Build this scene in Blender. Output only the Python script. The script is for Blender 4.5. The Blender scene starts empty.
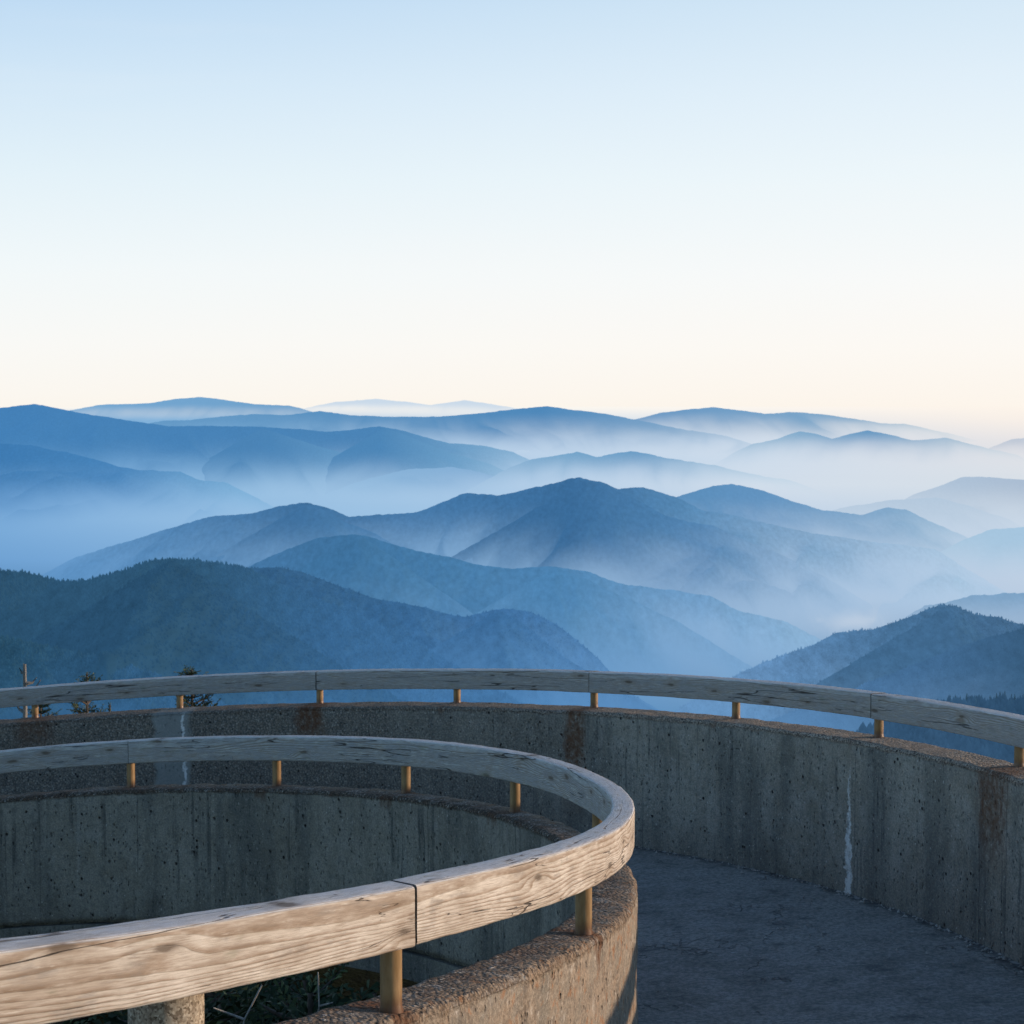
import bpy, math, random
import numpy as np
from mathutils import Vector

random.seed(7)
RS = np.random.RandomState(11)
C = bpy.context.scene.collection
PI = math.pi

# ------------------------------------------------------------------ camera numbers
F, YH, RES = 1810.1, 396.0, 1024
PITCH = math.atan((512 - YH) / F)
CP, SP = math.cos(PITCH), math.sin(PITCH)

def ray(x, y):
    """world direction of a picture direction, scaled so that Y = 1"""
    a = (np.asarray(x, float) - 512) / F
    b = (512 - np.asarray(y, float)) / F
    wy = CP + b * SP
    return a / wy, (-SP + b * CP) / wy

def proj(X, Y, Z):
    d = Y * CP - Z * SP
    u = Y * SP + Z * CP
    return 512 + F * X / d, 512 - F * u / d

# ------------------------------------------------------------------ helpers
def s2l(c):
    return tuple(((v / 255) / 12.92 if v / 255 <= .04045 else ((v / 255 + .055) / 1.055) ** 2.4) for v in c)

def tag(o, label=None, cat=None, group=None, kind=None):
    if label: o['label'] = label
    if cat: o['category'] = cat
    if group: o['group'] = group
    if kind: o['kind'] = kind
    return o

def empty(name, loc=(0, 0, 0)):
    o = bpy.data.objects.new(name, None); o.location = loc
    o.empty_display_size = .2
    C.objects.link(o); return o

def mesh_obj(name, verts, faces, mat, parent=None, smooth=True, attrs=None):
    me = bpy.data.meshes.new(name)
    verts = np.asarray(verts, np.float32)
    faces = np.asarray(faces, np.int32)
    nf, k = faces.shape
    me.vertices.add(len(verts)); me.vertices.foreach_set('co', verts.ravel())
    me.loops.add(nf * k); me.loops.foreach_set('vertex_index', faces.ravel())
    me.polygons.add(nf)
    me.polygons.foreach_set('loop_start', np.arange(0, nf * k, k, dtype=np.int32))
    me.update(calc_edges=True)
    me.polygons.foreach_set('use_smooth', np.full(nf, smooth))
    for an, (kind, dat) in (attrs or {}).items():
        if kind == 'vec':
            a = me.attributes.new(an, 'FLOAT_VECTOR', 'POINT'); a.data.foreach_set('vector', np.asarray(dat, np.float32).ravel())
        elif kind == 'col':
            a = me.attributes.new(an, 'FLOAT_COLOR', 'POINT'); a.data.foreach_set('color', np.asarray(dat, np.float32).ravel())
    me.materials.append(mat)
    me.validate()
    o = bpy.data.objects.new(name, me); C.objects.link(o)
    if parent: o.parent = parent
    return o

def grid_faces(nu, nv, wrap=False, flip=False):
    """vertex index = iu*nv+iv"""
    iu = np.arange(nu - 1)[:, None]
    iv = np.arange(nv if wrap else nv - 1)[None]
    iv2 = (iv + 1) % nv
    f = np.stack([iu * nv + iv, (iu + 1) * nv + iv, (iu + 1) * nv + iv2, iu * nv + iv2], -1).reshape(-1, 4)
    return f[:, ::-1] if flip else f

_perm = RS.rand(64, 64, 64).astype(np.float32)
def vnoise(x, y, z=0.0):
    """smooth value noise -1..1"""
    x, y, z = np.broadcast_arrays(np.asarray(x, float), y, z)
    xi, yi, zi = np.floor(x), np.floor(y), np.floor(z)
    fx, fy, fz = x - xi, y - yi, z - zi
    fx, fy, fz = [f * f * (3 - 2 * f) for f in (fx, fy, fz)]
    xi, yi, zi = xi.astype(int), yi.astype(int), zi.astype(int)
    r = 0
    for dx in (0, 1):
        for dy in (0, 1):
            for dz in (0, 1):
                w = (fx if dx else 1 - fx) * (fy if dy else 1 - fy) * (fz if dz else 1 - fz)
                r = r + w * _perm[(xi + dx) & 63, (yi + dy) & 63, (zi + dz) & 63]
    return r * 2 - 1

def fbm(x, y, z=0.0, o=4):
    r = 0; a = 1; s = 0
    for i in range(o):
        r = r + a * vnoise(x * 2 ** i + i * 7.3, y * 2 ** i + i * 3.1, np.asarray(z) * 2 ** i + i * 5.7); s += a; a *= .5
    return r / s

# ------------------------------------------------------------------ node helper
class NT:
    def __init__(self, name):
        self.m = bpy.data.materials.new(name); self.m.use_nodes = True
        self.t = self.m.node_tree; self.t.nodes.clear()
        self.out = self.t.nodes.new('ShaderNodeOutputMaterial')
    def n(self, typ, ins=None, **kw):
        nd = self.t.nodes.new('ShaderNode' + typ)
        for k, v in kw.items(): setattr(nd, k, v)
        for k, v in (ins or {}).items():
            if isinstance(v, bpy.types.NodeSocket): self.t.links.new(v, nd.inputs[k])
            else: nd.inputs[k].default_value = v
        return nd
    def math(self, op, a, b=0.0, c=None, clamp=False):
        ins = {0: a, 1: b}
        if c is not None: ins[2] = c
        return self.n('Math', ins, operation=op, use_clamp=clamp).outputs[0]
    def mix(self, f, a, b, mode='MIX'):
        nd = self.t.nodes.new('ShaderNodeMix'); nd.data_type = 'RGBA'; nd.blend_type = mode; nd.clamp_factor = True
        for i, v in ((0, f), (6, a), (7, b)):
            if isinstance(v, bpy.types.NodeSocket): self.t.links.new(v, nd.inputs[i])
            else: nd.inputs[i].default_value = v if i == 0 or len(v) == 4 else (*v, 1)
        return nd.outputs[2]
    def ramp(self, f, stops, interp='LINEAR'):
        nd = self.n('ValToRGB', {0: f}); cr = nd.color_ramp; cr.interpolation = interp
        while len(cr.elements) < len(stops): cr.elements.new(.5)
        for e, (p, c) in zip(cr.elements, stops):
            e.position = p; e.color = (c, c, c, 1) if isinstance(c, (int, float)) else (*c, 1)
        return nd.outputs[0]
    def noise(self, vec, scale, detail=4, rough=.55, dist=0.0):
        return self.n('TexNoise', {'Vector': vec, 'Scale': scale, 'Detail': detail, 'Roughness': rough, 'Distortion': dist}).outputs[0]
    def smooth(self, x, a, b, lo=0.0, hi=1.0):
        nd = self.n('MapRange', {0: x, 1: a, 2: b, 3: lo, 4: hi}, interpolation_type='SMOOTHSTEP')
        return nd.outputs[0]
    def scale(self, vec, s):
        return self.n('Mapping', {'Vector': vec, 'Scale': s}).outputs[0]
    def attr(self, name):
        return self.n('Attribute', attribute_name=name)
    def finish(self, col, rough=.9, bump=None, bstr=.5, bdist=.01, spec=.3, metallic=0.0):
        ins = {'Base Color': col, 'Roughness': rough, 'Specular IOR Level': spec, 'Metallic': metallic}
        if bump is not None:
            ins['Normal'] = self.n('Bump', {'Height': bump, 'Strength': bstr, 'Distance': bdist}).outputs[0]
        b = self.n('BsdfPrincipled', ins)
        self.t.links.new(b.outputs[0], self.out.inputs[0]); return self.m

# ------------------------------------------------------------------ the spiral's curves
FIT = {'f': 1810.09823, 'yh': 396.01401, 'cx': -4.50636, 'cy': 7.6899, 'r1': 4.74018, 't1': 0.08965, 'z1': -2.55787, 's': 0.75994, 'wo': 0.01035, 'wi': 0.17574, 'dw': 0.31161, 'r2': 7.57021, 't2': 0.1159, 'z2': -2.49521, 'w2o': -0.01919, 'w2i': 0.26767, 'dw2': 0.26506, 'fl': 1.1989, 'sl': 1.17592, 's2': 0.68927, 'a2': -0.1172, 'a3': -0.04007, 'b1': 0.00163, 'b2': 0.00904, 'b3': 0.01167, 'c2': -0.05597, 'c3': -0.0045, 'd1': -0.04961, 'd2': -0.01912, 'd3': -0.00547, 'a4': 0.02565, 'b4': 0.01951, 'rb': [-0.00071, -0.00681, -0.00912, -0.03944, -0.12753, 0.09457, -0.00146, 0.02098, -0.01106, 0.00648, -0.00797, -0.00136], 'zb': [-0.00076, -0.00855, -0.0153, 0.00528, -0.03587, 0.01149, -0.05019, 0.03248, 0.06178, -0.05217, -0.00874, 7e-05]}
CX, CY = FIT['cx'], FIT['cy']
CEN = np.arange(-.8, 3.9, .4)
H = .15
PA_I, PB_I = -1.35, 3.75       # inner ring, ends well outside the picture
LO_I, HI_I = -.75, 3.1         # range in which the fitted wobble is used

def _inner(ph):
    B = np.exp(-((ph[None] - CEN[:, None]) / .35) ** 2 / 2)
    r = FIT['r1'] + FIT['b1'] * ph + FIT['b2'] * ph ** 2 + FIT['b3'] * ph ** 3 + FIT['b4'] * ph ** 4 + np.array(FIT['rb']) @ B
    z = FIT['z1'] + FIT['s'] * ph + FIT['a2'] * ph ** 2 + FIT['a3'] * ph ** 3 + FIT['a4'] * ph ** 4 + np.array(FIT['zb']) @ B
    return r, z

def ext(fn, ph, lo, hi):
    pc = np.clip(ph, lo, hi); r, z = fn(pc); e = 1e-3
    for lim, side in ((lo, ph < lo), (hi, ph > hi)):
        l = np.array([lim, lim - e if lim == hi else lim + e])
        rr, zz = fn(l); dz = (zz[1] - zz[0]) / (l[1] - l[0])
        z = np.where(side, z + dz * (ph - pc), z)
    return r, z

def inner(ph, dr=0.0, dz=0.0):
    ph = np.atleast_1d(np.asarray(ph, float))
    r, z = ext(_inner, ph, LO_I, HI_I)
    th = PI / 2 - ph
    return np.stack([CX + (r + dr) * np.cos(th), CY + (r + dr) * np.sin(th), z + dz], -1)

def _outer(ph):
    r = FIT['r2'] + FIT['d1'] * ph + FIT['d2'] * ph ** 2 + FIT['d3'] * ph ** 3
    z = FIT['z2'] + FIT['s2'] * ph + FIT['c2'] * ph ** 2 + FIT['c3'] * ph ** 3
    return r, z
PH_S = 1.33                     # from here the outer wall runs straight towards the tower approach
PA_O, PB_O = -1.0, 2.75
def outer(ph, dr=0.0, dz=0.0):
    ph = np.atleast_1d(np.asarray(ph, float))
    pc = np.minimum(ph, PH_S)
    r, z = ext(_outer, pc, -.75, PH_S)
    th = PI / 2 - pc
    p = np.stack([CX + (r + dr) * np.cos(th), CY + (r + dr) * np.sin(th), z + dz], -1)
    q0 = _outer(np.array([PH_S, PH_S - 1e-3]))
    slope = (q0[1][0] - q0[1][1]) / 1e-3
    run = (ph - pc)[:, None]
    t = np.array([math.sin(PH_S + PI / 2) , math.cos(PH_S + PI / 2), 0])
    return p + run * (FIT['r2'] * t + np.array([0, 0, slope * .75]))

def arc(fn, phs):
    p = fn(phs); d = np.linalg.norm(np.diff(p, axis=0), axis=1)
    return np.concatenate([[0], np.cumsum(d)])

def resample(fn, a, b, step):
    ph = np.linspace(a, b, 6000); s = arc(fn, ph)
    n = int(s[-1] / step) + 1
    su = np.linspace(0, s[-1], n)
    return np.interp(su, s, ph), su

def ph_at(fn, px, a, b, dr=0.0, dz=0.0):
    """parameter at which the curve passes picture column px (for placing posts and joints)"""
    ph = np.linspace(a, b, 4000); p = fn(ph, dr, dz)
    x, y = proj(p[:, 0], p[:, 1], p[:, 2])
    return ph[np.argmin(abs(x - px))]

def s_of(fn, ph, a):
    return arc(fn, np.linspace(a, ph, 3000))[-1]

# limb of the inner ring splits it in a far and a near half
LIMB = 1.5
MI = -FIT['t1'] / 2
MO = -FIT['t2'] / 2
post_i = [ph_at(inner, x, -.9, 1.74, MI, -.31) for x in (131, 277, 406, 515, 598)]
post_i += [ph_at(inner, 583.5, 1.75, 3.3, MI, -.25), ph_at(inner, 391, 1.75, 3.3, MI, -.25)]
stub_i = ph_at(inner, 181, 2.0, 3.4, MI, -.25)
dp = post_i[1] - post_i[0]
post_i = [post_i[0] - dp * 2, post_i[0] - dp] + post_i + [stub_i + .32, stub_i + .6]
post_o = [ph_at(outer, x, -.9, 1.33, MO, -.2) for x in (35, 180, 320, 457, 594, 736, 879, 1021)]
do = post_o[1] - post_o[0]
post_o = [post_o[0] - 2 * do, post_o[0] - do] + post_o + [post_o[-1] + .17 * k for k in range(1, 8)]
joint_i = [PA_I, ph_at(inner, 128, -.9, 1.2, -FIT['t1'], -.02), ph_at(inner, 415.6, 2.0, 3.3, 0, 0), PB_I]
joint_o = [PA_O, ph_at(outer, 316, -.9, 1.3, -FIT['t2'], -.03), ph_at(outer, 589, -.9, 1.3, -FIT['t2'], -.03), ph_at(outer, 871, -.9, 1.3, -FIT['t2'], -.03), ph_at(outer, 871, -.9, 1.3, -FIT['t2'], -.03) + .4, ph_at(outer, 871, -.9, 1.3, -FIT['t2'], -.03) + .8, PB_O]

# ------------------------------------------------------------------ materials
def mat_wood():
    m = NT('weathered_timber')
    a = m.attr('wp').outputs['Vector']          # along, radial, height (metres)
    sep = m.n('SeparateXYZ', {0: a}); u, w, h = sep.outputs
    warp = m.noise(m.scale(a, (.6, 5, 5)), 1.0, 2, .5)
    warp2 = m.noise(m.scale(a, (4.5, 16, 16)), 1.0, 3, .55)
    hh = m.math('ADD', h, m.math('MULTIPLY', m.math('SUBTRACT', warp, .5), .15))
    hh = m.math('ADD', hh, m.math('MULTIPLY', m.math('SUBTRACT', warp2, .5), .010))
    # knots push the rings apart
    vk = m.n('TexVoronoi', {'Vector': m.n('CombineXYZ', {0: m.math('MULTIPLY', u, 2.3), 1: m.math('ADD', m.math('MULTIPLY', h, 8.5), m.math('MULTIPLY', w, 3.0)), 2: 0.0}).outputs[0], 'Scale': 1.0, 'Randomness': 1.0}, feature='F1', voronoi_dimensions='2D')
    kd = vk.outputs['Distance']
    knot = m.smooth(kd, 0.0, .42, 1, 0)
    sel = m.smooth(m.n('SeparateColor', {0: vk.outputs['Color']}).outputs[0], .42, .50)
    knot = m.math('MULTIPLY', knot, sel)
    hh = m.math('ADD', hh, m.math('MULTIPLY', knot, .022))
    ww = m.math('ADD', w, .16)
    rr = m.math('SQRT', m.math('ADD', m.math('POWER', hh, 2.0), m.math('POWER', ww, 2.0)))
    ring = m.math('MULTIPLY', rr, 185.0)
    fr = m.math('FRACT', ring)
    late = m.ramp(fr, [(0, 0), (.45, .15), (.82, 1), (.93, 1), (1, 0)])
    fine = m.noise(m.scale(a, (16, 300, 300)), 1.0, 4, .65)
    fib = m.noise(m.scale(a, (8, 130, 130)), 1.0, 5, .7)
    blot = m.noise(m.scale(a, (2.2, 9, 9)), 1.0, 4, .6)
    blot2 = m.noise(m.scale(a, (7, 26, 26)), 1.0, 5, .65)
    tan = m.mix(m.smooth(blot, .35, .65), (.42, .345, .275), (.64, .575, .50))
    gtop = m.smooth(m.attr('face').outputs['Fac'], .9, .98)  # top faces get a lighter grey, sky light put into the colour
    grey = m.mix(m.smooth(blot2, .35, .68), m.mix(gtop, (.33, .335, .34), (.60, .61, .63)), m.mix(gtop, (.48, .475, .46), (.80, .80, .80)))
    # tops and the faces turned to the centre are weathered grey, with cool skylight painted in
    side = m.attr('face').outputs['Fac']
    base = m.mix(m.smooth(m.math('ADD', side, m.math('MULTIPLY', m.math('SUBTRACT', blot2, .5), 1.5)), .16, .70), tan, grey)
    dark = m.mix(1.0, base, (.50, .41, .34), 'MULTIPLY')
    lf = m.math('MULTIPLY', late, m.smooth(blot2, .3, .6, .25, 1.0))
    col = m.mix(lf, base, dark)
    col = m.mix(m.smooth(fine, .3, .62, .5, 0), col, (.19, .135, .095))
    col = m.mix(m.smooth(fib, .56, .70, 0, .5), col, (.74, .68, .60))
    col = m.mix(m.smooth(fib, .44, .32, 0, .6), col, (.22, .16, .115))
    col = m.mix(m.smooth(blot2, .54, .70, 0, .6), col, (.24, .20, .165))
    # knot cores
    core = m.math('MULTIPLY', m.smooth(m.math('ADD', kd, m.math('MULTIPLY', m.math('SUBTRACT', blot2, .5), .25)), .03, .11, 1, 0), sel)
    col = m.mix(m.math('MULTIPLY', core, .85), col, (.07, .05, .038))
    halo = m.math('MULTIPLY', m.smooth(kd, .1, .3, 1, 0), sel)
    col = m.mix(m.math('MULTIPLY', halo, .28), col, (.22, .16, .11))
    # long drying cracks
    cn = m.noise(m.scale(a, (.45, 9, 9)), 1.0, 4, .42)
    cr = m.math('ABSOLUTE', m.math('SUBTRACT', cn, .52))
    cm = m.smooth(m.noise(m.scale(a, (1.8, 3, 3)), 1.0, 2), .42, .48)
    cn2 = m.noise(m.scale(a, (.7, 17, 17)), 1.0, 4, .45)
    cr2 = m.math('ABSOLUTE', m.math('SUBTRACT', cn2, .47))
    cm2 = m.smooth(m.noise(m.scale(a, (2.9, 7, 7)), 2.0, 2), .50, .54)
    crack = m.math('MAXIMUM', m.math('MULTIPLY', m.smooth(cr, .0012, .0050, 1, 0), cm), m.math('MULTIPLY', m.smooth(cr2, .0006, .0036, .8, 0), cm2))
    col = m.mix(m.math('MULTIPLY', crack, .85), col, (.035, .025, .02))
    end = m.attr('endd').outputs['Fac']
    col = m.mix(end, col, (.02, .016, .013))
    gm = m.smooth(m.noise(m.scale(a, (6, 30, 30)), 1.0, 4), .62, .72, 0, .35)
    col = m.mix(gm, col, (.19, .20, .13))
    bh = m.math('ADD', m.math('MULTIPLY', late, .35), m.math('MULTIPLY', fib, .6))
    bh = m.math('SUBTRACT', bh, m.math('MULTIPLY', crack, 3.0))
    bh = m.math('ADD', bh, m.math('MULTIPLY', fine, .35))
    return m.finish(col, .82, bh, .9, .003, .25)

def mat_concrete(name, rust, white, patch, dark=1.0, warm=0.0, agg=None):
    """rust: (arc, width, drop, strength); white: (arc, v0, v1, width); patch: (arc0, arc1)"""
    m = NT(name)
    a = m.attr('wp').outputs['Vector']          # along, across, height below the top
    sep = m.n('SeparateXYZ', {0: a}); u, w, v = sep.outputs
    g = m.n('NewGeometry').outputs['Position']
    top = m.attr('face').outputs['Fac']          # 1 on the top and edges
    big = m.noise(g, 1.3, 5, .6)
    mid = m.noise(g, 7, 6, .65)
    st = m.noise(m.scale(a, (3.2, 3.2, .6)), 1.0, 5, .65, .3)
    st2 = m.noise(m.scale(a, (19, 19, .9)), 1.0, 4, .6, .25)
    stm = m.smooth(m.noise(m.scale(a, (1.6, 1.6, 1.5)), 1.0, 4, .6), .42, .6)
    mot = m.noise(g, 22, 5, .7)
    gr = m.noise(g, 95, 3, .7)
    base = m.mix(m.smooth(big, .3, .7), (.225, .20, .16), (.355, .325, .27))
    base = m.mix(m.smooth(mid, .35, .7, 0, .6), base, (.38, .36, .32))
    base = m.mix(m.smooth(st, .46, .66, 0, .6), base, (.10, .105, .10))
    base = m.mix(m.smooth(mot, .5, .66, 0, .45), base, (.13, .13, .12))
    base = m.mix(m.smooth(mot, .45, .33, 0, .35), base, (.42, .40, .36))
    base = m.mix(m.math('MULTIPLY', stm, m.smooth(st2, .54, .66, 0, .75)), base, (.06, .065, .065))
    base = m.mix(m.math('MULTIPLY', stm, m.smooth(st2, .42, .30, 0, .4)), base, (.42, .41, .38))
    # board joints
    lowd = m.smooth(m.math('ADD', v, m.math('MULTIPLY', m.math('SUBTRACT', st, .5), .9)), .45, 1.0, 0, .4)
    base = m.mix(lowd, base, (.10, .10, .095))
    bj = m.math('ABSOLUTE', m.math('SUBTRACT', m.math('FRACT', m.math('MULTIPLY', u, 3.6)), .5))
    bjn = m.smooth(m.noise(m.scale(a, (3.0, 1, .9)), 1.0, 2), .45, .6)
    base = m.mix(m.math('MULTIPLY', m.math('MULTIPLY', m.smooth(bj, .0, .028, .6, 0), bjn), m.math('SUBTRACT', 1.0, top)), base, (.05, .05, .052))
    # exposed aggregate on the top
    ag = m.n('TexVoronoi', {'Vector': g, 'Scale': 70.0}, feature='F1')
    agc = m.n('SeparateColor', {0: ag.outputs['Color']})
    stone = m.ramp(agc.outputs[0], [(0, (.12, .09, .07)), (.3, (.30, .22, .16)), (.55, (.42, .34, .27)), (.8, (.26, .24, .22)), (1, (.68, .62, .54))])
    topc = m.mix(m.smooth(ag.outputs['Distance'], .25, .75), stone, (.09, .075, .06))
    topc = m.mix(m.smooth(mid, .44, .60, 0, .7), topc, (.15, .085, .055))
    topc = m.mix(m.smooth(mid, .46, .36, 0, .6), topc, (.36, .34, .32))
    topc = m.mix(m.smooth(gr, .36, .6, .75, 0), topc, (.06, .045, .035))
    tf = m.smooth(m.math('ADD', top, m.math('MULTIPLY', m.math('SUBTRACT', mid, .5), .7)), .35, .7)
    base = m.mix(tf, base, topc)
    if agg:
        base = m.mix(m.math('MULTIPLY', tf, .6), base, m.mix(m.smooth(gr, .4, .6), (.16, .12, .09), (.62, .53, .43)))  # outer wall top lightened: sunlit look put into the gravel colour
        af = m.smooth(m.math('ADD', u, m.math('MULTIPLY', m.math('SUBTRACT', big, .5), 2.5)), agg[0], agg[1], .8, 0)
        base = m.mix(af, base, m.mix(m.smooth(ag.outputs['Distance'], .3, .8), m.mix(.55, stone, (.14, .12, .10)), (.07, .065, .06)))
    # speckle on the faces
    sp = m.n('TexVoronoi', {'Vector': m.n('VectorMath', {0: m.scale(g, (60, 60, 34)), 1: m.n('TexNoise', {'Vector': g, 'Scale': 40.0}).outputs[1]}, operation='ADD').outputs[0], 'Scale': 1.0}, feature='F1')
    spc = m.n('SeparateColor', {0: sp.outputs['Color']})
    pit = m.math('MULTIPLY', m.smooth(m.math('ADD', sp.outputs['Distance'], m.math('MULTIPLY', m.math('SUBTRACT', mot, .5), .6)), .15, .40, 1, 0), m.smooth(m.math('ADD', spc.outputs[0], m.math('MULTIPLY', m.math('SUBTRACT', mid, .5), .8)), .79, .86))
    fleck = m.math('MULTIPLY', m.smooth(sp.outputs['Distance'], .1, .3, 1, 0), m.smooth(spc.outputs[1], .92, .95))
    pv = m.n('TexVoronoi', {'Vector': g, 'Scale': 13.0}, feature='F1')
    pvc = m.n('SeparateColor', {0: pv.outputs['Color']})
    hole = m.math('MULTIPLY', m.smooth(pv.outputs['Distance'], .07, .15, 1, 0), m.smooth(pvc.outputs[0], .50, .6))
    base = m.mix(m.smooth(gr, .38, .58, .38, 0), base, (.06, .055, .05))
    base = m.mix(m.smooth(gr, .58, .72, 0, .5), base, (.42, .38, .33))
    base = m.mix(m.math('MULTIPLY', pit, .6), base, (.04, .036, .032))
    base = m.mix(m.math('MULTIPLY', fleck, .8), base, (.55, .53, .50))
    base = m.mix(m.math('MULTIPLY', hole, .9), base, (.02, .018, .017))
    wn = m.math('SUBTRACT', m.noise(m.scale(a, (11, 11, 3.5)), 1.0, 6, .7), .5)
    un = m.math('ADD', u, m.math('MULTIPLY', wn, .30))
    wn2 = m.math('SUBTRACT', m.noise(m.scale(a, (7, 7, 9)), 1.0, 8, .75), .5)
    un2 = m.math('ADD', u, m.math('MULTIPLY', wn2, .17))
    if warm:
        wf = m.smooth(w, -.10, -.02)
        lich = m.noise(g, 16, 5, .7)
        base = m.mix(m.math('MULTIPLY', wf, m.smooth(mid, .3, .62, .25, .8)), base, m.mix(m.smooth(m.math('ADD', m.math('MULTIPLY', gr, .4), m.math('MULTIPLY', mot, .6)), .38, .62), (.13, .09, .06), (.36, .27, .19)))
        base = m.mix(m.math('MULTIPLY', wf, m.smooth(lich, .55, .64, 0, .7)), base, (.27, .13, .06))
        base = m.mix(m.math('MULTIPLY', wf, m.smooth(lich, .42, .33, 0, .6)), base, (.46, .41, .35))
        base = m.mix(m.math('MULTIPLY', wf, m.smooth(big, .48, .62, 0, .55)), base, (.12, .085, .06))
    for (s0, wd, drop, stg) in rust:
        d = m.math('ABSOLUTE', m.math('SUBTRACT', un, s0))
        k = m.math('MULTIPLY', m.smooth(d, wd * .3, wd, 1, 0), m.smooth(v, drop * .35, drop, 1, 0))
        k = m.math('MULTIPLY', k, m.smooth(mot, .3, .6, .3 * stg, stg))
        base = m.mix(k, base, (.11, .045, .02))
    for (s0, s1, v1) in patch:
        k = m.math('MULTIPLY', m.smooth(un2, s0 - .02, s0 + .03), m.smooth(un2, s1 - .03, s1 + .02, 1, 0))
        base = m.mix(m.math('MULTIPLY', k, .75), base, m.mix(mid, (.20, .215, .21), (.32, .33, .32)))
    for (s0, v0, v1, w0, w1) in white:
        d = m.math('ABSOLUTE', m.math('SUBTRACT', un2, s0))
        wd = m.n('MapRange', {0: v, 1: v0, 2: v1, 3: w0, 4: w1}).outputs[0]
        k = m.smooth(m.math('SUBTRACT', d, wd), -.003, .006, 1, 0)
        k = m.math('MULTIPLY', k, m.math('MULTIPLY', m.smooth(v, v0 - .02, v0 + .04), m.smooth(v, v1 - .02, v1 + .02, 1, 0)))
        k = m.math('MULTIPLY', k, m.smooth(mot, .36, .56, .25, .95))
        base = m.mix(k, base, (.66, .66, .65))
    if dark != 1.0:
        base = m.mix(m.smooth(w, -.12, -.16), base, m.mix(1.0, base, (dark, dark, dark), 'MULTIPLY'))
    bh = m.math('ADD', m.math('MULTIPLY', gr, m.math('ADD', .3, m.math('MULTIPLY', tf, .6))), m.math('ADD', m.math('MULTIPLY', mid, .8), m.math('MULTIPLY', mot, .8)))
    bh = m.math('SUBTRACT', bh, m.math('ADD', m.math('MULTIPLY', pit, 1.2), m.math('MULTIPLY', hole, 3.0)))
    agh = m.math('MULTIPLY', m.math('SUBTRACT', 1.0, ag.outputs['Distance']), tf)
    bh = m.math('ADD', bh, m.math('MULTIPLY', agh, 1.2))
    return m.finish(base, .93, bh, 1.0, .010, .2)

def mat_floor():
    m = NT('ramp_concrete')
    g = m.n('NewGeometry').outputs['Position']
    a = m.attr('wp').outputs['Vector']
    v = m.n('SeparateXYZ', {0: a}).outputs[1]
    big = m.noise(g, .9, 5, .6); mid = m.noise(g, 4.5, 6, .7); gr = m.noise(g, 38, 5, .8); br = m.noise(m.scale(g, (30, 30, 30)), 1.0, 4, .8)
    base = m.mix(m.smooth(big, .3, .7), (.225, .215, .195), (.36, .345, .32))
    base = m.mix(m.smooth(mid, .45, .62, 0, .75), base, (.36, .345, .33))
    base = m.mix(m.smooth(mid, .45, .33, 0, .75), base, (.10, .102, .105))
    base = m.mix(m.smooth(gr, .40, .6, .6, 0), base, (.08, .08, .085))
    base = m.mix(m.smooth(br, .55, .72, 0, .6), base, (.46, .45, .44))
    wv = m.n('VectorMath', {0: g, 1: m.n('TexNoise', {'Vector': g, 'Scale': 3.0, 'Detail': 4.0}).outputs[1]}, operation='ADD').outputs[0]
    vo = m.n('TexVoronoi', {'Vector': wv, 'Scale': .8}, feature='DISTANCE_TO_EDGE').outputs['Distance']
    ck = m.math('MULTIPLY', m.smooth(vo, .001, .008, 1, 0), m.smooth(m.noise(g, 1.7, 3), .46, .58))
    base = m.mix(m.math('MULTIPLY', ck, .4), base, (.02, .02, .022))
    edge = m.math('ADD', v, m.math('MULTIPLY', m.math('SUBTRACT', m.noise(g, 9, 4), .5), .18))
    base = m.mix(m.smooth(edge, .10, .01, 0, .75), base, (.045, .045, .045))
    wl = m.math('MULTIPLY', m.smooth(edge, .045, .012, 0, 1), m.smooth(m.noise(g, 14, 3), .50, .60))
    base = m.mix(m.math('MULTIPLY', wl, .6), base, (.42, .41, .40))
    sp = m.n('TexVoronoi', {'Vector': g, 'Scale': 5.0}, feature='F1')
    spc = m.n('SeparateColor', {0: sp.outputs['Color']})
    fl = m.math('MULTIPLY', m.smooth(sp.outputs['Distance'], .03, .07, 1, 0), m.smooth(spc.outputs[0], .80, .84))
    base = m.mix(fl, base, (.40, .40, .42))
    bh = m.math('ADD', gr, m.math('ADD', mid, m.math('MULTIPLY', br, .8)))
    bh = m.math('SUBTRACT', bh, m.math('MULTIPLY', ck, 2.0))
    return m.finish(base, .88, bh, .9, .010, .25)

def mat_post():
    m = NT('brown_painted_pipe')
    g = m.n('NewGeometry').outputs['Position']
    n1 = m.noise(m.scale(g, (30, 30, 8)), 1.0, 5, .65); n2 = m.noise(g, 120, 3, .7)
    c = m.mix(m.smooth(n1, .35, .65), (.22, .125, .045), (.31, .19, .085))
    c = m.mix(m.smooth(n1, .60, .72, 0, .75), c, (.17, .07, .03))
    c = m.mix(m.smooth(n2, .60, .75, 0, .5), c, (.20, .13, .08))
    zf = m.attr('wp').outputs['Vector']
    hz = m.n('SeparateXYZ', {0: zf}).outputs[2]
    c = m.mix(m.smooth(m.math('ADD', hz, m.math('MULTIPLY', n1, .04)), .035, .10, .9, 0), c, (.10, .035, .015))
    return m.finish(c, .42, n1, .4, .003, .5, .0)

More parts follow.
